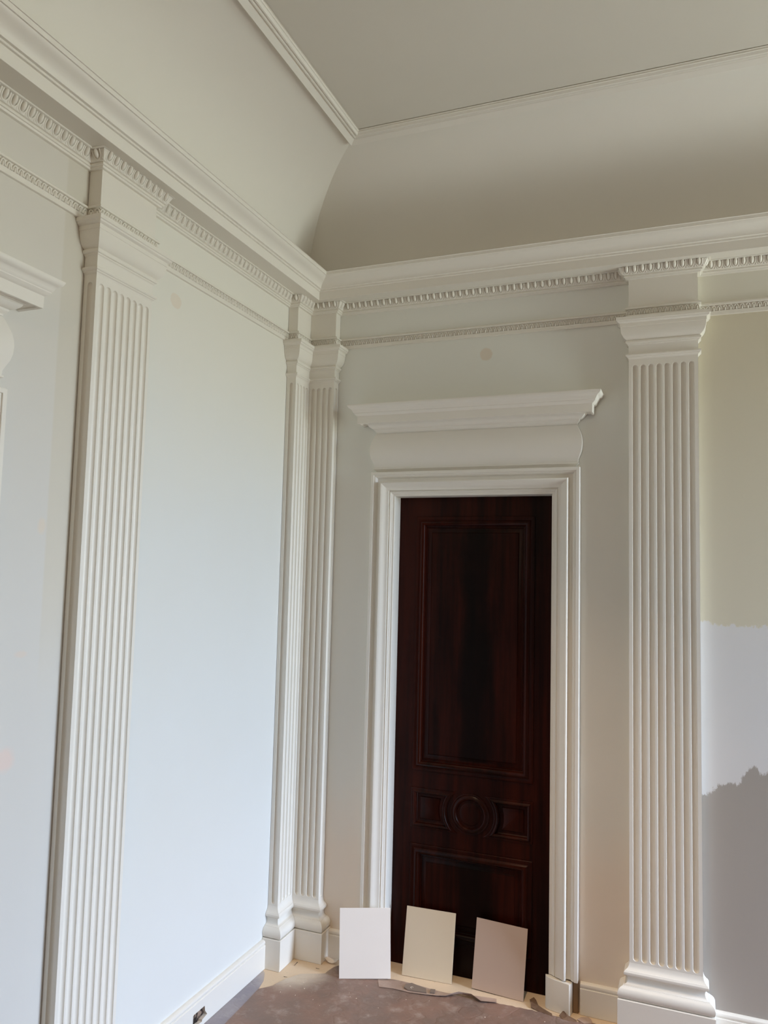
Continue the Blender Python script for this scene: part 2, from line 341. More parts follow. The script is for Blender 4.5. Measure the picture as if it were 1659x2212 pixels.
def tube_data(pts, rad, nrm, n=5):
    """tube along pts; rad per point; nrm = outward direction"""
    V, F = [], []; N = Vector(nrm).normalized()
    for i, p in enumerate(pts):
        a = Vector(pts[max(0, i - 1)]); b = Vector(pts[min(len(pts) - 1, i + 1)]); t = (b - a).normalized(); sd = t.cross(N).normalized()
        for k in range(n):
            w = math.pi * k / (n - 1); V.append(Vector(p) + sd * math.cos(w) * rad[i] + N * math.sin(w) * rad[i])
    for i in range(len(pts) - 1):
        for k in range(n - 1):
            q = i * n + k; F.append((q, q + 1, q + n + 1, q + n))
    return V, F
def dome_data(c, ax, ay, az, U, Vv, N, nu=8, nv=4):
    """half ellipsoid: half width ax along U, half height ay along Vv, bulge az along N"""
    V, F = [], []; c = Vector(c)
    for j in range(nv):
        e = j / nv * math.pi / 2
        for i in range(nu):
            w = 2 * math.pi * i / nu; V.append(c + U * ax * math.cos(w) * math.cos(e) + Vv * ay * math.sin(w) * math.cos(e) + N * az * math.sin(e))
    V.append(c + N * az)
    for j in range(nv - 1):
        for i in range(nu):
            k = (i + 1) % nu; F.append((j * nu + i, j * nu + k, (j + 1) * nu + k, (j + 1) * nu + i))
    for i in range(nu): F.append(((nv - 1) * nu + i, (nv - 1) * nu + (i + 1) % nu, nv * nu))
    return V, F
PITCH_E, PITCH_L = 0.0286, 0.0192
EZ = 2.79; sl = Vector((0, 0.0145, 0.0265)).normalized(); sn = Vector((0, 0.877, -0.48)); U1 = Vector((1, 0, 0))
def egg_mesh():
    c = Vector((0, 0.0272, 0.0005)); parts = []
    parts.append(dome_data(c + sl * 0.0040, 0.0068, 0.0150, 0.0098, U1, sl, sn, 12, 5))
    cr = c + sn * 0.0018; pts = [cr + U1 * 0.0112 + sl * 0.0140]
    for i in range(13):
        w = -math.pi * i / 12; pts.append(cr + U1 * 0.0112 * math.cos(w) + sl * (0.002 + 0.0158 * math.sin(w)))
    pts.append(cr - U1 * 0.0112 + sl * 0.0140)
    parts.append(tube_data(pts, [0.0023] * len(pts), sn, 6))
    d0 = c + U1 * (PITCH_E / 2) + sn * 0.0010
    parts.append(tube_data([d0 + sl * 0.0135, d0 + sl * 0.002, d0 - sl * 0.006, d0 - sl * 0.0145], [0.0008, 0.0010, 0.0020, 0.0036], sn))
    me = bpy.data.meshes.new('egg_and_dart'); V, F = join(parts); me.from_pydata([tuple(v) for v in V], [], F); me.update(); return me
def leaf_mesh():
    parts = []; n = Vector((0, 1, -0.12)).normalized(); vv = Vector((0, 0.11, 1)).normalized(); c = Vector((0, 0.0048, -0.0095))
    pts = []; cr = c + n * 0.0012
    for i in range(9):
        w = math.pi * i / 8; pts.append(cr + U1 * 0.0074 * math.cos(w) + vv * (0.0165 * math.sin(w)))
    parts.append(tube_data(pts, [0.0026] + [0.0023] * 7 + [0.0026], n)); parts.append(dome_data(c + vv * 0.003, 0.0036, 0.0098, 0.0052, U1, vv, n, 8, 3))
    me = bpy.data.meshes.new('leaf'); V, F = join(parts); me.from_pydata([tuple(v) for v in V], [], F); me.update(); return me
def run_pieces(name, me, host, pitch, zc, sref, limit_left, limit_right, corner_me=None, margin=0.0):
    me.materials.append(M['trim']); me.polygons.foreach_set('use_smooth', [True] * len(me.polygons)); first = True
    for (p0, m0), (p1, m1) in zip(wall_path[:-1], wall_path[1:]):
        a = Vector((p0[0] + sref * m0[0], p0[1] + sref * m0[1], 0)); b = Vector((p1[0] + sref * m1[0], p1[1] + sref * m1[1], 0))
        # clip the long outer runs to what the picture can show
        if a.y < limit_left: a = Vector((a.x, limit_left, 0))
        if b.x > limit_right: b = Vector((limit_right, b.y, 0))
        d = b - a; d.normalize(); out = Vector((d.y, -d.x, 0))
        if corner_me:
            if d.x * m0[0] + d.y * m0[1] < 0 and m0[0] and m0[1]:
                # outer corner: a ribbed leaf wraps the mitre, the eggs start beyond it
                o = bpy.data.objects.new('corner_leaf', corner_me); C.objects.link(o); o.parent = host
                o.matrix_local = Matrix(((d.x, out.x, 0, p0[0]), (d.y, out.y, 0, p0[1]), (0, 0, 1, zc), (0, 0, 0, 1))); a = a + d * margin
            if d.x * m1[0] + d.y * m1[1] > 0 and m1[0] and m1[1]: b = b - d * margin
        d = b - a; ln = d.length; d.normalize()
        k = max(1, round(ln / pitch)); st = ln / k
        for i in range(k):
            p = a + d * (st * (i + 0.5)) - out * sref
            o = bpy.data.objects.new(name, me); C.objects.link(o); o.parent = host
            o.matrix_local = Matrix(((d.x * st / pitch, out.x, 0, p.x), (d.y * st / pitch, out.y, 0, p.y), (0, 0, 1, zc), (0, 0, 0, 1)))
def corner_leaf_mesh():
    # local frame: corner at the origin, x along the following run, y outwards; ribs fan up both faces of the mitre
    parts = []
    for k in range(-3, 4):
        f = k / 3; pts = []
        for t in (0.0, 0.35, 0.7, 1.0):
            s_ = 0.0222 + 0.0115 * t; z_ = -0.0130 + 0.0255 * t; w = 0.013 * abs(f) * (0.35 + 0.65 * t)
            pts.append(Vector((-s_ + w, s_, z_)) if f >= 0 else Vector((-s_, s_ - w, z_)))
        parts.append(tube_data(pts, [0.0012, 0.0018, 0.0022, 0.0020], (-1, 1, -0.5) if k == 0 else ((0, 1, -0.5) if f > 0 else (-1, 0, -0.5)), 6))
    me = bpy.data.meshes.new('corner_leaf'); V, F = join(parts); me.from_pydata([tuple(v) for v in V], [], F); me.update()
    me.materials.append(M['trim']); return me
run_pieces('egg_and_dart', egg_mesh(), t3, PITCH_E, EZ, 0.034, -2.30, 2.20, corner_leaf_mesh(), 0.014)
run_pieces('leaf', leaf_mesh(), t4, PITCH_L, 2.6320, 0.008, -2.05, 2.08)

# baseboards
base_prof = [(0.0, 0.0), (0.0178, 0.0), (0.0178, 0.0905), (0.0165, 0.0925), (0.0140, 0.0932), (0.0148, 0.0960), (0.0165, 0.0990), (0.0166, 0.1030), (0.0148, 0.1075), (0.0105, 0.1105), (0.0055, 0.1118), (0.0, 0.1120)]
def base_run(name, a, b, out, label):
    o = sweep(name, base_prof, [(a, out), (b, out)], M['trim'], smooth=30); return tag(o, label, 'baseboard', kind='structure')
base_run('baseboard_back', (1.2415, 0), (X1 - E_, 0), (0, -1), 'short white baseboard between the door and the fluted pilaster')
base_run('baseboard_back', (X1 + WD + E_, 0), (RX, 0), (0, -1), 'white baseboard right of the fluted pilaster under the grey paint band')
base_run('baseboard_back', (W_C + E_, 0), (DX0 + 0.004, 0), (0, -1), 'short white baseboard between the corner pilaster and the door')
# left baseboard with a ragged cable hole
y0b, y1b = Y1 + WD + E_, -W_C - E_
hole = [(-0.6305, 0.0610), (-0.6268, 0.0420), (-0.6120, 0.0243), (-0.6270, 0.0222), (-0.6425, 0.0200), (-0.6445, 0.0135), (-0.6630, 0.0160), (-0.6820, 0.0150), (-0.6990, 0.0220), (-0.6990, 0.0580), (-0.6950, 0.0606), (-0.6630, 0.0604)]
pts3, tris = holed('f', [(y0b, 0.0), (y1b, 0.0), (y1b, 0.0905), (y0b, 0.0905)], [hole], lambda u, z: (0.0178, u, z), None)
o1 = (pts3, tris)
pr = [(0.0178, 0.0905)] + base_prof[3:] + [(0.0, 0.0905)]
o2 = sweep_data(pr, [((0, y0b), (1, 0)), ((0, y1b), (1, 0))], caps=True)
n = len(hole); hv = [(0.0178, u, z) for u, z in hole] + [(0.0035, u, z) for u, z in hole]
o3 = (hv, [(i, (i + 1) % n, n + (i + 1) % n, n + i) for i in range(n)])
V, F = join([o1, o2, o3]); bl = mesh('baseboard_left', V, F, M['trim'], smooth=30)
tag(bl, 'long white baseboard on the left wall with a ragged cable hole', 'baseboard', kind='structure')
cv = []
for i in range(7):
    for j in range(5):
        cv.append((0.0008 + rng.random() * 0.009, -0.706 + i * 0.017, 0.006 + j * 0.015))
cf = [(i * 5 + j, (i + 1) * 5 + j, (i + 1) * 5 + j + 1, i * 5 + j + 1) for i in range(6) for j in range(4)]
cvo = mesh('hole_backing', cv, cf, M['cavity'], bl, recalc=False); cvo['label'] = 'broken brown masonry inside the cable hole'
base_run('baseboard_left', (0, LD1 + 0.002), (0, Y1 - E_), (1, 0), 'white baseboard between the fluted pilaster and the left doorway')
base_run('baseboard_left', (0, RY), (0, LD0 - 0.002), (1, 0), 'white baseboard beyond the left doorway')

# daylight window in the right wall (beside the picture)
y0, y1, z0, z1 = WIN
wn = empty('window_1', (RX, (y0 + y1) / 2, z0), 'tall window in the right wall', 'window'); wn['kind'] = 'structure'
V, F = join([box_data(RX + 0.03, RX + 0.10, a, b, c, d) for a, b, c, d in ((y0, y0 + 0.05, z0, z1), (y1 - 0.05, y1, z0, z1), (y0 + 0.05, y1 - 0.05, z0, z0 + 0.06), (y0 + 0.05, y1 - 0.05, z1 - 0.05, z1))])
keep(mesh('window_frame', V, F, M['trim']), wn)
keep(mesh('meeting_rail', *box_data(RX + 0.04, RX + 0.09, y0 + 0.05, y1 - 0.05, (z0 + z1) / 2 - 0.02, (z0 + z1) / 2 + 0.02), M['trim']), wn)

# ------------------------------------------------------------------ pilasters
cap_prof = [(0.0, 2.4475), (0.0022, 2.4520), (0.0062, 2.4548), (0.0066, 2.4570), (0.0098, 2.4585), (0.0115, 2.4610), (0.0115, 2.4640), (0.0100, 2.4668), (0.0010, 2.4690), (0.0010, 2.4990), (0.0024, 2.5025), (0.0058, 2.5055), (0.0062, 2.5080),
            (0.0100, 2.5092), (0.0114, 2.5115), (0.0114, 2.5165), (0.0100, 2.5190), (0.0072, 2.5200), (0.0078, 2.5222), (0.0150, 2.5272), (0.0205, 2.5340), (0.0245, 2.5420), (0.0272, 2.5520), (0.0285, 2.5630), (0.0288, 2.5685), (0.0302, 2.5692), (0.0306, 2.5820),
            (0.0335, 2.5832), (0.0385, 2.5862), (0.0400, 2.5905), (0.0432, 2.5915), (0.0438, 2.5925), (0.0438, 2.6035), (0.0, 2.6038)]
foot_prof = [(0.0, 0.1205), (0.0310, 0.1205), (0.0335, 0.1222), (0.0368, 0.1280), (0.0384, 0.1350), (0.0380, 0.1430), (0.0345, 0.1510), (0.0285, 0.1565), (0.0215, 0.1598), (0.0208, 0.1612), (0.0160, 0.1622), (0.0100, 0.1655), (0.0066, 0.1710), (0.0055, 0.1790),
             (0.0066, 0.1868), (0.0098, 0.1915), (0.0150, 0.1940), (0.0176, 0.1962), (0.0186, 0.2005), (0.0180, 0.2050), (0.0152, 0.2085), (0.0140, 0.2105), (0.0118, 0.2112), (0.0060, 0.2165), (0.0020, 0.2235), (0.0003, 0.2330), (0.0, 0.2330)]
GAP = 0.0012        # hairline caulk joint between the wall and what is fixed to it
FZ0, FZ1, FR = 0.2400, 2.4250, 0.0107
def shaft_data(faces, z0=0.2325, z1=2.4485):
    """faces: list of (start, end, outward, [(flute centre distance from start, radius)]); rows carry the rounded flute ends"""
    rows = [(z0, 0.0)]; K = 5
    for i in range(K + 1): rows.append((FZ0 + FR * (1 - math.cos(i / K * math.pi / 2)), math.sin(i / K * math.pi / 2)))
    for i in range(K, -1, -1): rows.append((FZ1 - FR * (1 - math.cos(i / K * math.pi / 2)), math.sin(i / K * math.pi / 2)))
    rows.append((z1, 0.0)); A = 10
    V, F = [], []; per = 0
    for z, k in rows:
        line = []
        for st, en, out, fls in faces:
            st_, en_ = Vector(st), Vector(en); d = (en_ - st_).normalized(); ln = (en_ - st_).length; o = Vector(out)
            line.append(st_)
            for c, r in fls:
                for j in range(A + 1):
                    w = math.pi * j / A; line.append(st_ + d * (c - r * k * math.cos(w)) - o * (0.92 * r * k * math.sin(w)))
            line.append(en_)
        per = len(line)
        V += [(p.x, p.y, z) for p in line]
    for i in range(len(rows) - 1):
        for j in range(per - 1):
            a = i * per + j; F.append((a, a + 1, a + per + 1, a + per))
    return V, F
def shaft(name, faces, parent):
    V, F = shaft_data(faces); me = bpy.data.meshes.new(name); me.from_pydata(V, [], F)
    bm = bmesh.new(); bm.from_mesh(me); bmesh.ops.remove_doubles(bm, verts=bm.verts, dist=1e-6)
    bmesh.ops.dissolve_degenerate(bm, edges=bm.edges, dist=1e-7); bmesh.ops.recalc_face_normals(bm, faces=bm.faces); bm.to_mesh(me); bm.free()
    return keep(link(name, me, M['trim'], None, 42), parent)
def pilaster(kind, path, faces, loc, label, group=None):
    """path: plan points with mitre vectors, running wall -> front -> wall (or inner corner)"""
    t = empty(kind, loc, label, 'pilaster', group or ('narrow pilasters in the corner' if kind == 'corner_pilaster' else 'broad fluted pilasters'))
    def square(e):
        (x, y), (mx, my) = e
        return ((GAP, y), (0, my)) if x == 0 else (((x, -GAP), (mx, 0)) if y == 0 else e)
    path = [square(e) for e in path]
    off = lambda p: (GAP if p[0] == 0 else p[0], -GAP if p[1] == 0 else p[1])
    faces = [(off(a), off(b), o, f) for a, b, o, f in faces]
    shaft('shaft', faces, t)
    keep(sweep('capital', cap_prof, path, M['trim'], smooth=24), t)
    keep(sweep('base_moulding', foot_prof, path, M['trim'], smooth=24), t)
    keep(sweep('plinth', [(0.0, 0.0), (E_, 0.0), (E_, 0.1170), (E_ - 0.0018, 0.1188), (0.0, 0.1190)], path, M['trim'], smooth=24), t)
    keep(sweep('frieze_block', [(0.0, 2.6545), (0.0004, 2.6545), (0.0004, 2.7615), (0.0, 2.7615)], [((x - mx * 0.0, y - my * 0.0), (mx, my)) for (x, y), (mx, my) in path], M['trim'], close=False), t)
    return t
FL8 = [(0.0122 + FR + 0.0286 * i, FR) for i in range(8)]
SIDE = [(P_ / 2, 0.0092)]
pb = brk(X1, X1 + WD, False)
pilaster('fluted_pilaster', pb, [((X1, 0), (X1, -P_), (-1, 0), SIDE), ((X1, -P_), (X1 + WD, -P_), (0, -1), FL8), ((X1 + WD, -P_), (X1 + WD, 0), (1, 0), SIDE)],
         (X1 + WD / 2, 0, 0), 'broad white pilaster of eight flutes right of the dark door')
pa = brk(Y1, Y1 + WD, True)
pilaster('fluted_pilaster', pa, [((0, Y1), (P_, Y1), (0, -1), SIDE), ((P_, Y1), (P_, Y1 + WD), (1, 0), FL8), ((P_, Y1 + WD), (0, Y1 + WD), (0, 1), SIDE)],
         (0, Y1 + WD / 2, 0), 'broad white pilaster of eight flutes on the left wall beside the left doorway')
CF = [0.0665 + 0.0283 * i for i in range(4)]
pl_ = [((0, -W_C), (1, -1)), ((P_, -W_C), (1, -1)), ((P_, -P_), (1, -1))]
pc_l = pilaster('corner_pilaster', pl_, [((0, -W_C), (P_, -W_C), (0, -1), SIDE), ((P_, -W_C), (P_, -P_), (1, 0), [(W_C - c, 0.0102) for c in reversed(CF)])],
         (0, -W_C, 0), 'narrow white four-fluted pilaster on the left wall, in the corner')
pr_ = [((P_, -P_), (1, -1)), ((W_C, -P_), (1, -1)), ((W_C, 0), (1, -1))]
pc_r = pilaster('corner_pilaster', pr_, [((P_, -P_), (W_C, -P_), (0, -1), [(c - P_, 0.0102) for c in CF]), ((W_C, -P_), (W_C, 0), (1, 0), SIDE)],
         (W_C, 0, 0), 'narrow white four-fluted pilaster on the door wall, in the corner')

pc_l.location.y -= 0.0004; pc_r.location.x += 0.0004      # mitre joint in the corner

# ------------------------------------------------------------------ door surrounds
arch = [(0.0, 0.0012), (0.0, 0.0335), (0.0015, 0.0350), (0.0122, 0.0350), (0.0132, 0.0340), (0.0134, 0.0305), (0.0180, 0.0300), (0.0215, 0.0270), (0.0245, 0.0225), (0.0265, 0.0200), (0.0270, 0.0180), (0.0405, 0.0175), (0.0415, 0.0185), (0.0420, 0.0340),
        (0.0440, 0.0368), (0.0475, 0.0378), (0.0515, 0.0362), (0.0570, 0.0320), (0.0640, 0.0268), (0.0720, 0.0232), (0.0790, 0.0218), (0.0796, 0.0150), (0.0806, 0.0142), (0.0830, 0.0168), (0.0858, 0.0165), (0.0874, 0.0135), (0.0890, 0.0130), (0.0900, 0.0112), (0.0925, 0.0105), (0.0938, 0.0080), (0.1010, 0.0072), (0.1022, 0.0060), (0.1030, 0.0012), (0.0, 0.0012)]
over = [(-0.018, 2.0415), (-0.0155, 2.0480), (-0.0100, 2.0535), (-0.0060, 2.0555), (-0.0060, 2.0600), (-0.0095, 2.0615), (-0.0085, 2.0730), (-0.0030, 2.0870), (0.0030, 2.1010), (0.0068, 2.1180), (0.0080, 2.1370), (0.0068, 2.1550), (0.0035, 2.1710), (-0.0030, 2.1880), (-0.0100, 2.2050), (-0.0140, 2.2120)]
corn = [(-0.0138, 2.2125), (-0.0128, 2.2180), (-0.0070, 2.2230), (-0.0045, 2.2260), (-0.0035, 2.2310), (0.0010, 2.2325), (0.0060, 2.2345), (0.0120, 2.2395), (0.0165, 2.2450), (0.0185, 2.2500), (0.0235, 2.2508), (0.0240, 2.2530), (0.0400, 2.2515), (0.0415, 2.2480), (0.0505, 2.2470), (0.0515, 2.2480),
        (0.0520, 2.2795), (0.0555, 2.2815), (0.0600, 2.2845), (0.0625, 2.2880), (0.0640, 2.2895), (0.0640, 2.2925), (0.0665, 2.2955), (0.0690, 2.3000), (0.0715, 2.3050), (0.0750, 2.3090), (0.0800, 2.3115), (0.0832, 2.3145), (0.0850, 2.3180), (0.0868, 2.3225), (0.0868, 2.3252)]
def surround(x0, x1, zt, foot_l, foot_r, label, rz=0.0, lift=0.0):
    """built in door-wall coordinates: x along the wall, -y into the room"""
    t = empty('door_surround', (0, 0, 0), label, 'door surround', None, rz)
    # architrave: up the left leg, across the head, down the right leg; each profile point mitred at the top corners
    V, F = [], []; n = len(arch)
    for k, (px, pz, sx_, sz_) in enumerate(((x0, foot_l, 1, 0), (x0, zt, 1, -1), (x1, zt, -1.07, -1), (x1, foot_r, -1.07, 0))):
        for m, d in arch: V.append((px + sx_ * m, -d, pz + sz_ * m))
    for k in range(3):
        for i in range(n - 1):
            a = k * n + i; F.append((a, a + 1, a + n + 1, a + n))
    F.append(tuple(range(n))); F.append(tuple(range(4 * n - 1, 3 * n - 1, -1)))
    mesh('architrave', V, F, M['trim'], t, 26)
    D0 = 0.03
    pth = [((x0, -GAP), (-1, 0)), ((x0, -D0), (-1, -1)), ((x1, -D0), (1, -1)), ((x1, -GAP), (1, 0))]
    sweep('cushion_frieze', over[:1] + [(s_, z_ + lift) for s_, z_ in over], pth, M['trim'], t, 24, close=False)
    V, F = sweep_data([(s_, z_ + lift) for s_, z_ in corn], pth, caps=False); nn = len(corn)
    F.append((nn - 1, 2 * nn - 1, 3 * nn - 1, 4 * nn - 1)); mesh('overdoor_cornice', V, F, M['trim'], t, 24)
    return t
surround(DX0, DX1, DZ, 0.0, 0.1165, 'white moulded surround with cushion frieze and cornice around the dark door')
surround(LD0, LD1, DZ + 0.004, 0.0, 0.0, 'white moulded surround of the left doorway, cut off by the picture edge', math.pi / 2, 0.019)
ex = bevel_box('wood_packer', (1.2145, 1.2345, -0.014, 0.0, 0.0, 0.1165), M['wood_raw'], None, 0.001, 1)
tag(ex, 'raw wood strip showing below the cut right foot of the door surround', 'wood strip')

# ------------------------------------------------------------------ the mahogany doors
def ring_frame(x0, x1, z0, z1, prof, y):
    """rectangular frame of moulding: prof [(inset, height)] from the outer edge inwards"""
    V, F = [], []; n = len(prof)
    for cx_, cz_, sx_, sz_ in ((x0, z0, 1, 1), (x1, z0, -1, 1), (x1, z1, -1, -1), (x0, z1, 1, -1)):
        for m, h in prof: V.append((cx_ + sx_ * m, y - h, cz_ + sz_ * m))
    for k in range(4):
        for i in range(n - 1):
            a, b = k * n + i, ((k + 1) % 4) * n + i; F.append((a, a + 1, b + 1, b))
    return V, F
bolection = [(0.0, 0.0), (0.0, 0.004), (0.002, 0.006), (0.009, 0.0065), (0.013, 0.0050), (0.017, 0.0045), (0.020, 0.0075), (0.024, 0.0130), (0.029, 0.0150), (0.034, 0.0130), (0.0375, 0.0080), (0.040, 0.0040), (0.0405, -0.004), (0.043, -0.0055), (0.047, -0.004), (0.049, -0.008)]
def make_door(rz=0.0, shift=0.0, dz=0.0, name='door_1', label=''):
    root = empty(name, (0, 0, 0), label, 'door', None, rz); root['kind'] = 'structure'
    YD = 0.062; xa, xb = OX0 + shift, OX1 + shift
    def X(v): return v + shift
    pm = M['mahogany']
    # leaf: frame with three openings (upper, lower, middle band) and the recessed field behind
    ops_ = [(0.536, 1.046, 0.790, 1.856), (0.536, 1.046, 0.556, 0.719), (0.536, 1.046, 0.125, 0.492)]
    us = [OX0, 0.536, 1.046, OX1]; zs = [0.0, 0.125, 0.492, 0.556, 0.719, 0.790, 1.856, OZ]
    V, F = [], []
    for i in range(3):
        for j in range(7):
            if i == 1 and j in (1, 3, 5): continue
            o = len(V); V += [(X(us[i]), YD, zs[j]), (X(us[i + 1]), YD, zs[j]), (X(us[i + 1]), YD, zs[j + 1]), (X(us[i]), YD, zs[j + 1])]; F.append((o, o + 1, o + 2, o + 3))
    for a, b, c, d in ops_ + [(OX0, OX1, 0.0, OZ)]:
        L = [(a, c), (b, c), (b, d), (a, d)]
        for k in range(4):
            p, q = L[k], L[(k + 1) % 4]; o = len(V); V += [(X(p[0]), YD, p[1]), (X(q[0]), YD, q[1]), (X(q[0]), YD + 0.016, q[1]), (X(p[0]), YD + 0.016, p[1])]; F.append((o, o + 1, o + 2, o + 3))
    o = len(V); V += [(X(OX0), YD + 0.045, 0), (X(OX1), YD + 0.045, 0), (X(OX1), YD + 0.045, OZ), (X(OX0), YD + 0.045, OZ)]; F.append((o, o + 1, o + 2, o + 3))
    mesh('door_leaf', V, F, pm, root)
    mesh('jamb_lining', *join([box_data(xa + 0.0002, xa + 0.0015, -0.0002, YD, 0.0, OZ - 0.0002), box_data(xb - 0.0015, xb - 0.0002, -0.0002, YD, 0.0, OZ - 0.0002), box_data(xa + 0.0015, xb - 0.0015, -0.0002, YD, OZ - 0.0015, OZ - 0.0002)]), M['trim'], root)
    for nm, (a, b, c, d) in (('upper_panel', ops_[0]), ('lower_panel', ops_[2])):
        p = mesh(nm, *join([box_data(X(a), X(b), YD + 0.010, YD + 0.016, c, d)]), pm, root)
        f = [(0.049, -0.0095), (0.056, -0.009), (0.066, -0.0055), (0.070, -0.0035), (0.071, -0.0020)]
        V, F = ring_frame(X(a), X(b), c, d, f, YD); n = len(f); F.append(tuple(k * n + n - 1 for k in range(4))); mesh('raised_field', V, F, pm, p, 30)
        mesh('panel_moulding', *ring_frame(X(a), X(b), c, d, bolection, YD), pm, p, 35)
    # middle band: two side panels bounded by arcs about a round boss
    cx_, cz_, zb, zt = 0.791, 0.6385, 0.556, 0.719
    small = [(0.0, 0.0), (0.0, 0.003), (0.003, 0.0045), (0.008, 0.004), (0.011, 0.0075), (0.015, 0.0095), (0.019, 0.0075), (0.0215, 0.003), (0.022, -0.006), (0.026, -0.010)]
    RO = 0.099
    def side_outline(m, sgn):
        """outline of a side panel inset by m, counter-clockwise as seen from the room"""
        R = RO + m; zl, zh = zb + m, zt - m; xs = (0.536 + m) if sgn < 0 else (1.046 - m); pts = []
        a0 = math.asin(max(-1, min(1, (zh - cz_) / R))); a1 = math.asin(max(-1, min(1, (zl - cz_) / R))); N = 14
        arc = [(cx_ + sgn * R * math.cos(a0 + (a1 - a0) * i / N), cz_ + R * math.sin(a0 + (a1 - a0) * i / N)) for i in range(N + 1)]
        return arc + [(xs, zl), (xs, zh)]
    for sgn in (-1, 1):
        V, F = [], []; loops = [side_outline(m, sgn) for m, h in small]; n = len(loops[0])
        for (m, h), L in zip(small, loops): V += [(X(x), YD - h, z) for x, z in L]
        for r in range(len(small) - 1):
            for i in range(n): F.append((r * n + i, r * n + (i + 1) % n, (r + 1) * n + (i + 1) % n, (r + 1) * n + i))
        F.append(tuple((len(small) - 1) * n + i for i in range(n)))
        sp = mesh('side_panel', V, F, pm, root, 35)
        ins = [(0.036, -0.0095), (0.038, -0.0065), (0.039, -0.006)]; V, F = [], []; loops = [side_outline(m, sgn) for m, h in ins]
        for (m, h), L in zip(ins, loops): V += [(X(x), YD - h, z) for x, z in L]
        for r in range(2):
            for i in range(n): F.append((r * n + i, r * n + (i + 1) % n, (r + 1) * n + (i + 1) % n, (r + 1) * n + i))
        F.append(tuple(2 * n + i for i in range(n))); mesh('raised_field', V, F, pm, sp, 35)
    # rail between the two arcs, then the turned boss
    half = [(cx_ - RO * math.cos(math.asin((zt - cz_) / RO)), zt)]
    a0 = math.asin((zt - cz_) / RO); a1 = math.asin((zb - cz_) / RO); N = 16
    left = [(cx_ - RO * math.cos(a0 + (a1 - a0) * i / N), cz_ + RO * math.sin(a0 + (a1 - a0) * i / N)) for i in range(N + 1)]
    right = [(2 * cx_ - x, z) for x, z in reversed(left)]
    outl = left + right; V = [(X(x), YD - 0.0003, z) for x, z in outl]; mesh('centre_rail', V, [tuple(range(len(V)))], pm, root)
    rb = [(0.0815, 0.0), (0.0815, 0.003), (0.079, 0.0045), (0.074, 0.004), (0.070, 0.0075), (0.065, 0.0105), (0.060, 0.0095), (0.056, 0.005), (0.0545, -0.001), (0.051, -0.002), (0.047, -0.001), (0.044, 0.0015), (0.042, 0.002), (0.030, 0.0022), (0.0, 0.0022)]
    V, F = [], []; N = 48
    for r, h in rb:
        for i in range(N): V.append((X(cx_ + r * math.cos(2 * math.pi * i / N)), YD - h, cz_ + r * math.sin(2 * math.pi * i / N)))
    for k in range(len(rb) - 1):
        for i in range(N): F.append((k * N + i, k * N + (i + 1) % N, (k + 1) * N + (i + 1) % N, (k + 1) * N + i))
    mesh('round_boss', V, F, pm, root, 35)
    return root
make_door(0.0, 0.0, 0.0, 'door_1', 'dark mahogany panelled door with a round boss in its middle band')
make_door(math.pi / 2, LO0 - OX0, 0.0, 'door_2', 'dark panelled door inside the left doorway, out of the picture')

# ------------------------------------------------------------------ floor coverings
def sheet(name, outline, z, mat, thick=0.0008, wob=0.0, parent=None, sub=0):
    """thin sheet with a real edge; wob lifts its vertices unevenly"""
    pts = [Vector((x, y, 0)) for x, y in outline]; tri = tessellate_polygon([pts]); n = len(pts)
    hz = [z + wob * rng.random() for _ in pts]
    V = [(p.x, p.y, h + thick) for p, h in zip(pts, hz)] + [(p.x, p.y, h) for p, h in zip(pts, hz)]
    F = [tuple(t) for t in tri] + [tuple(i + n for i in reversed(t)) for t in tri] + [(i, (i + 1) % n, n + (i + 1) % n, n + i) for i in range(n)]
    return mesh(name, V, F, mat, parent)
def rag(pts, step=0.012, amp=0.004):
    """ragged torn version of a polyline"""
    out = []
    for a, b in zip(pts[:-1], pts[1:]):
        a, b = Vector(a), Vector(b); k = max(1, int((b - a).length / step)); nrm = Vector((-(b - a).y, (b - a).x)).normalized()
        for i in range(k): 
            q = a + (b - a) * i / k + (nrm * rng.uniform(-amp, amp) if i else Vector((0, 0))); out.append((q.x, q.y))
    out.append(tuple(pts[-1])); return out
edge = rag([(0.074, -0.352), (0.112, -0.309), (0.131, -0.245), (0.168, -0.187), (0.21, -0.165), (0.256, -0.142), (0.267, -0.082), (0.282, -0.060), (0.36, -0.050)], 0.02, 0.003) + \
       rag([(0.46, -0.075), (0.60, -0.090), (0.75, -0.088), (0.86, -0.080), (0.969, -0.068), (1.073, -0.061), (1.162, -0.067), (1.2375, -0.073), (1.30, -0.055), (1.36, -0.105), (1.75, -0.11), (RX - 0.05, -0.09)], 0.014, 0.004)
main = edge + [(RX - 0.05, RY + 0.1), (0.09, RY + 0.1), (0.088, -1.2), (0.086, -0.60), (0.080, -0.46)]
fp = sheet('floor_paper', main, 0.0, M['paper'], 0.0012)
tag(fp, 'grey-brown protective paper with white dust covering most of the floor', 'floor paper')
bs = sheet('blue_grey_strip', [(0.0185, -0.222), (0.034, -0.236), (0.060, -0.290), (0.074, -0.352), (0.080, -0.46), (0.086, -0.60), (0.088, -1.10), (0.0185, -1.10)], -0.0006, M['strip_blue'], 0.0006)  # bluish-grey strip along the baseboard, toned apart from the floor paper
tag(bs, 'narrow dusty blue-grey strip along the left baseboard', 'floor film')
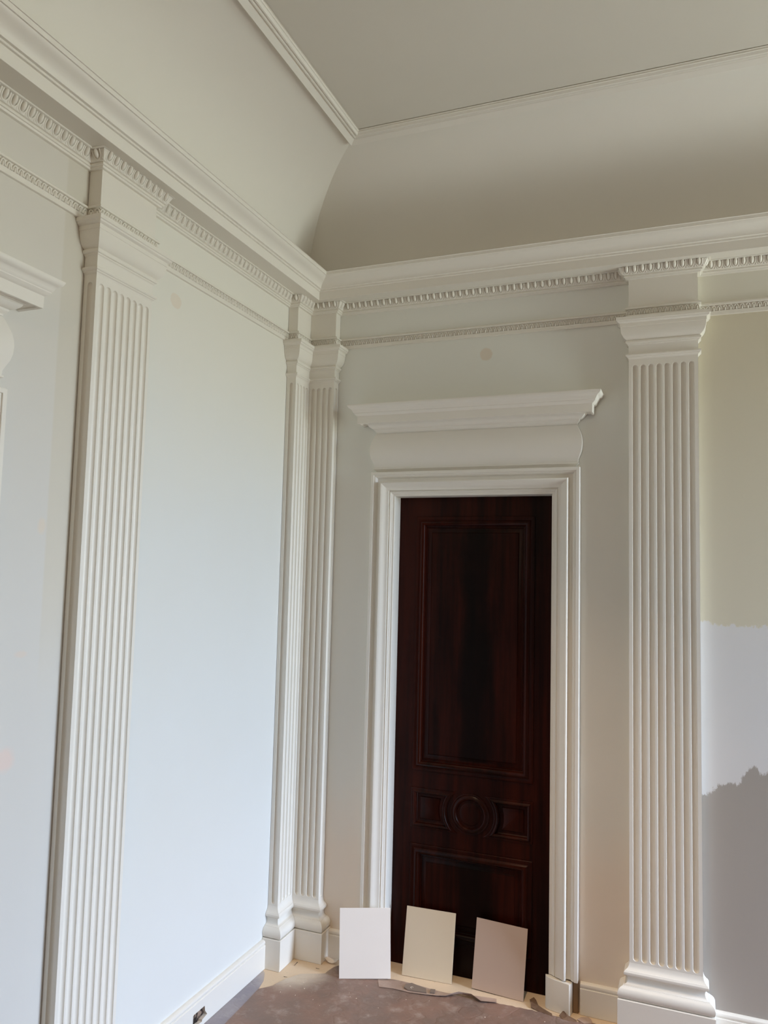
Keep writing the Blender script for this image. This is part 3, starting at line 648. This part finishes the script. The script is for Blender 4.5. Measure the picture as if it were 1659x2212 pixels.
# folded strip in front of the threshold, its front edge lifted
def strip():
    back = [(0.466, -0.092), (0.5232, -0.0700), (0.596, -0.0691), (0.6706, -0.0776), (0.7200, -0.0826), (0.7495, -0.0825), (0.7780, -0.0740), (0.8071, -0.0672), (0.8450, -0.0605), (0.872, -0.0547), (0.9341, -0.0450)]
    front = [(0.4928, -0.1500), (0.5497, -0.1400), (0.6216, -0.1405), (0.6813, -0.1310), (0.7200, -0.1240), (0.7525, -0.1150), (0.7750, -0.0990), (0.7958, -0.0850), (0.8449, -0.0815), (0.8865, -0.0977), (0.9412, -0.0752)]
    lift = [0.001, 0.002, 0.003, 0.005, 0.006, 0.008, 0.014, 0.017, 0.017, 0.008, 0.004]
    V, F = [], []; n = len(back); K = 4
    for (bx, by), (fx, fy), l in zip(back, front, lift):
        for k in range(K + 1):
            t = k / K; V.append((bx + (fx - bx) * t, by + (fy - by) * t, 0.0022 + l * t * t + 0.0012 * math.sin(9 * bx + 5 * t)))
    m = len(V); V += [(x, y, z - 0.0012) for x, y, z in V]
    for i in range(n - 1):
        for k in range(K):
            a = i * (K + 1) + k; q = (a, a + 1, a + K + 2, a + K + 1); F.append(q); F.append(tuple(v + m for v in reversed(q)))
    rim = [i * (K + 1) for i in range(n)] + [(n - 1) * (K + 1) + k for k in range(1, K + 1)] + [i * (K + 1) + K for i in range(n - 2, -1, -1)] + [k for k in range(K - 1, 0, -1)]
    for a, b in zip(rim, rim[1:] + rim[:1]): F.append((a, b, b + m, a + m))
    o = mesh('paper_strip', V, F, M['paper_strip'], None, 50)
    tag(o, 'creased brown paper strip lifting along its front edge before the door', 'paper strip'); return o
ps = strip()
def on_strip(pts, z): return [(x, y, z) for x, y in pts]
for nm, pts, z in (('printed_patch', [(0.587, -0.123), (0.585, -0.095), (0.604, -0.080), (0.623, -0.085), (0.668, -0.096), (0.679, -0.124), (0.647, -0.128), (0.606, -0.133)], 0.0075),
                   ('printed_patch', [(0.686, -0.093), (0.704, -0.089), (0.708, -0.113), (0.690, -0.117)], 0.0085)):
    n = len(pts); V = [(x, y, z + 0.0012) for x, y in pts] + [(x, y, z - 0.004) for x, y in pts]
    mesh(nm, V, [tuple(range(n))] + [(i, (i + 1) % n, n + (i + 1) % n, n + i) for i in range(n)], M['print'], ps)
V, F = tube_data([(0.616 + 0.005 * math.cos(a), -0.113 + 0.005 * math.sin(a), 0.0088) for a in [i * math.pi / 6 for i in range(11)]], [0.0009] * 11, (0, 0, 1)); mesh('printed_mark', V, F, M['chip'], ps)

def scrap(name, outline, lifts, mat, label, cat='paper scrap', group=None):
    """torn crumpled piece: outline points with individual heights, fanned to a raised middle"""
    n = len(outline); cx_ = sum(p[0] for p in outline) / n; cy_ = sum(p[1] for p in outline) / n; cz_ = sum(lifts) / n + 0.002
    V = [(x, y, 0.0015 + l) for (x, y), l in zip(outline, lifts)] + [(cx_, cy_, 0.0015 + cz_)]; m = len(V)
    V += [(x, y, z - 0.0010) for x, y, z in V]
    F = [(i, (i + 1) % n, n) for i in range(n)] + [(m + (i + 1) % n, m + i, m + n) for i in range(n)] + [(i, m + i, m + (i + 1) % n, (i + 1) % n) for i in range(n)]
    return tag(mesh(name, V, F, mat), label, cat, 'torn paper scraps on the floor by the door' if cat == 'paper scrap' else None)
scrap('paper_scrap', [(1.052, -0.002), (1.066, 0.010), (1.078, -0.010), (1.088, -0.030), (1.112, -0.044), (1.146, -0.060), (1.150, -0.074), (1.112, -0.064), (1.084, -0.056), (1.066, -0.050), (1.060, -0.026)],
      [0.004, 0.010, 0.012, 0.006, 0.004, 0.002, 0.0, 0.0, 0.0, 0.004, 0.010], M['paper_dark'], 'torn brown paper scrap curling up before the loose plinth block')
scrap('paper_scrap', [(1.172, -0.062), (1.184, -0.052), (1.190, -0.056), (1.206, -0.060), (1.236, -0.066), (1.238, -0.074), (1.210, -0.080), (1.186, -0.078)],
      [0.003, 0.016, 0.018, 0.008, 0.002, 0.0, 0.0, 0.0], M['paper_dark'], 'small torn brown scrap against the bottom of the loose plinth block')
scrap('paper_scrap', [(1.236, -0.060), (1.250, -0.046), (1.272, -0.030), (1.284, -0.040), (1.292, -0.058), (1.262, -0.072)],
      [0.002, 0.006, 0.004, 0.003, 0.0, 0.0], M['paper_strip'], 'flat torn paper flap under the baseboard right of the plinth block')
# curled card scrap beside the corner pilaster
scrap('card_scrap', [(0.2116, -0.0539), (0.2149, -0.0317), (0.2328, -0.0290), (0.2556, -0.0310), (0.2660, -0.0320), (0.2632, -0.0600), (0.2518, -0.0640), (0.2343, -0.0645)],
      [0.012, 0.009, 0.004, 0.003, 0.010, 0.008, 0.004, 0.005], M['chip'], 'curled off-white card scrap on the floor beside the corner pilaster', 'card scrap')
# nails left in the bare floor
for (a, b), lb in ((((0.1130, -0.1081), (0.1134, -0.1370)), 'long dark nail on the bare floor nearest the inner corner of the pilasters'),
                   (((0.1180, -0.2305), (0.1322, -0.2288)), 'short dark nail on the bare floor in front of the left corner pilaster'),
                   (((0.2044, -0.1189), (0.2191, -0.1180)), 'short dark nail on the bare floor in front of the door-wall corner pilaster')):
    V, F = tube_data([(a[0], a[1], 0.0), (a[0] * .96 + b[0] * .04, a[1] * .96 + b[1] * .04, 0.0), (b[0], b[1], 0.0004)], [0.0020, 0.0011, 0.0006], (0, 0, 1), 6)
    tag(mesh('nail', V, F, M['dark']), lb, 'nail', 'loose nails on the bare floor')
# crumbs of plaster on the paper
parts = []
crumbs = [(0.2105, -0.240), (0.405, -0.235), (0.445, -0.260), (0.40, -0.30), (0.225, -0.335), (0.34, -0.36), (0.62, -0.19), (0.545, -0.285), (0.30, -0.335), (0.97, -0.16), (1.13, -0.12)] + [(rng.uniform(0.15, 1.35), rng.uniform(-0.42, -0.15)) for _ in range(10)]
for x, y in crumbs:
    r = rng.uniform(0.0010, 0.0022); parts.append(dome_data((x, y, 0.0010), r * rng.uniform(0.8, 2.0), r, r * 0.8, Vector((math.cos(x * 90), math.sin(x * 90), 0)), Vector((-math.sin(x * 90), math.cos(x * 90), 0)), Vector((0, 0, 1)), 6, 2))
V, F = join(parts); tag(mesh('plaster_crumbs', V, F, M['chip']), 'white plaster crumbs scattered over the brown floor paper', 'crumbs', kind='stuff')

# ------------------------------------------------------------------ paint sample boards and the loose plinth block
def board(loc, a, b, c, mat, label):
    w, h, t = 0.205, 0.254, 0.0016
    o = bevel_box('sample_board', (-w / 2, w / 2, 0, t, 0, h), mat, None, 0.0004, 1)
    R = Matrix.Rotation(a, 4, 'Z') @ Matrix.Rotation(b, 4, 'X') @ Matrix.Rotation(c, 4, 'Y')
    o.matrix_world = Matrix.Translation(loc) @ R; return tag(o, label, 'sample board', 'paint sample boards leaning by the door')
board((0.4208, -0.1205, 0.0032 + 0.0012), 0.3547, -0.2229, -0.0325, M['board_white'], 'white sample board leaning against the left foot of the door surround')
board((0.6437, -0.0176, 0.0004), 0.0714, -0.2219, 0.0045, M['board_cream'], 'cream sample board leaning against the dark door')
board((0.9286, -0.0140, 0.0017), -0.0460, -0.1688, 0.0179, M['board_greige'], 'greige sample board leaning against the dark door')

plan = [(1.1120, -0.0060), (1.1142, -0.0180), (1.1205, -0.0265), (1.1320, -0.0320), (1.1500, -0.0362), (1.2050, -0.0470), (1.2090, -0.0440), (1.2140, -0.0190), (1.2090, -0.0165), (1.1300, -0.0030)]
def block():
    n = len(plan); V, F = [], []; cx_, cy_ = 1.165, -0.026
    for z, k in ((0.0, 1.0), (0.1070, 1.0), (0.1100, 0.985)):
        V += [(cx_ + (x - cx_) * k, cy_ + (y - cy_) * (k if k == 1 else 0.92), z + (0.0035 * (1.205 - x) / 0.09 if z > 0 else 0)) for x, y in plan]
    for r in range(2):
        for i in range(n): F.append((r * n + i, r * n + (i + 1) % n, (r + 1) * n + (i + 1) % n, (r + 1) * n + i))
    F.append(tuple(range(n - 1, -1, -1))); F.append(tuple(2 * n + i for i in range(n)))
    return mesh('plinth_block', V, F, M['trim'], None, 35)
tag(block(), 'loose white plinth block standing below the right foot of the door surround', 'plinth block')
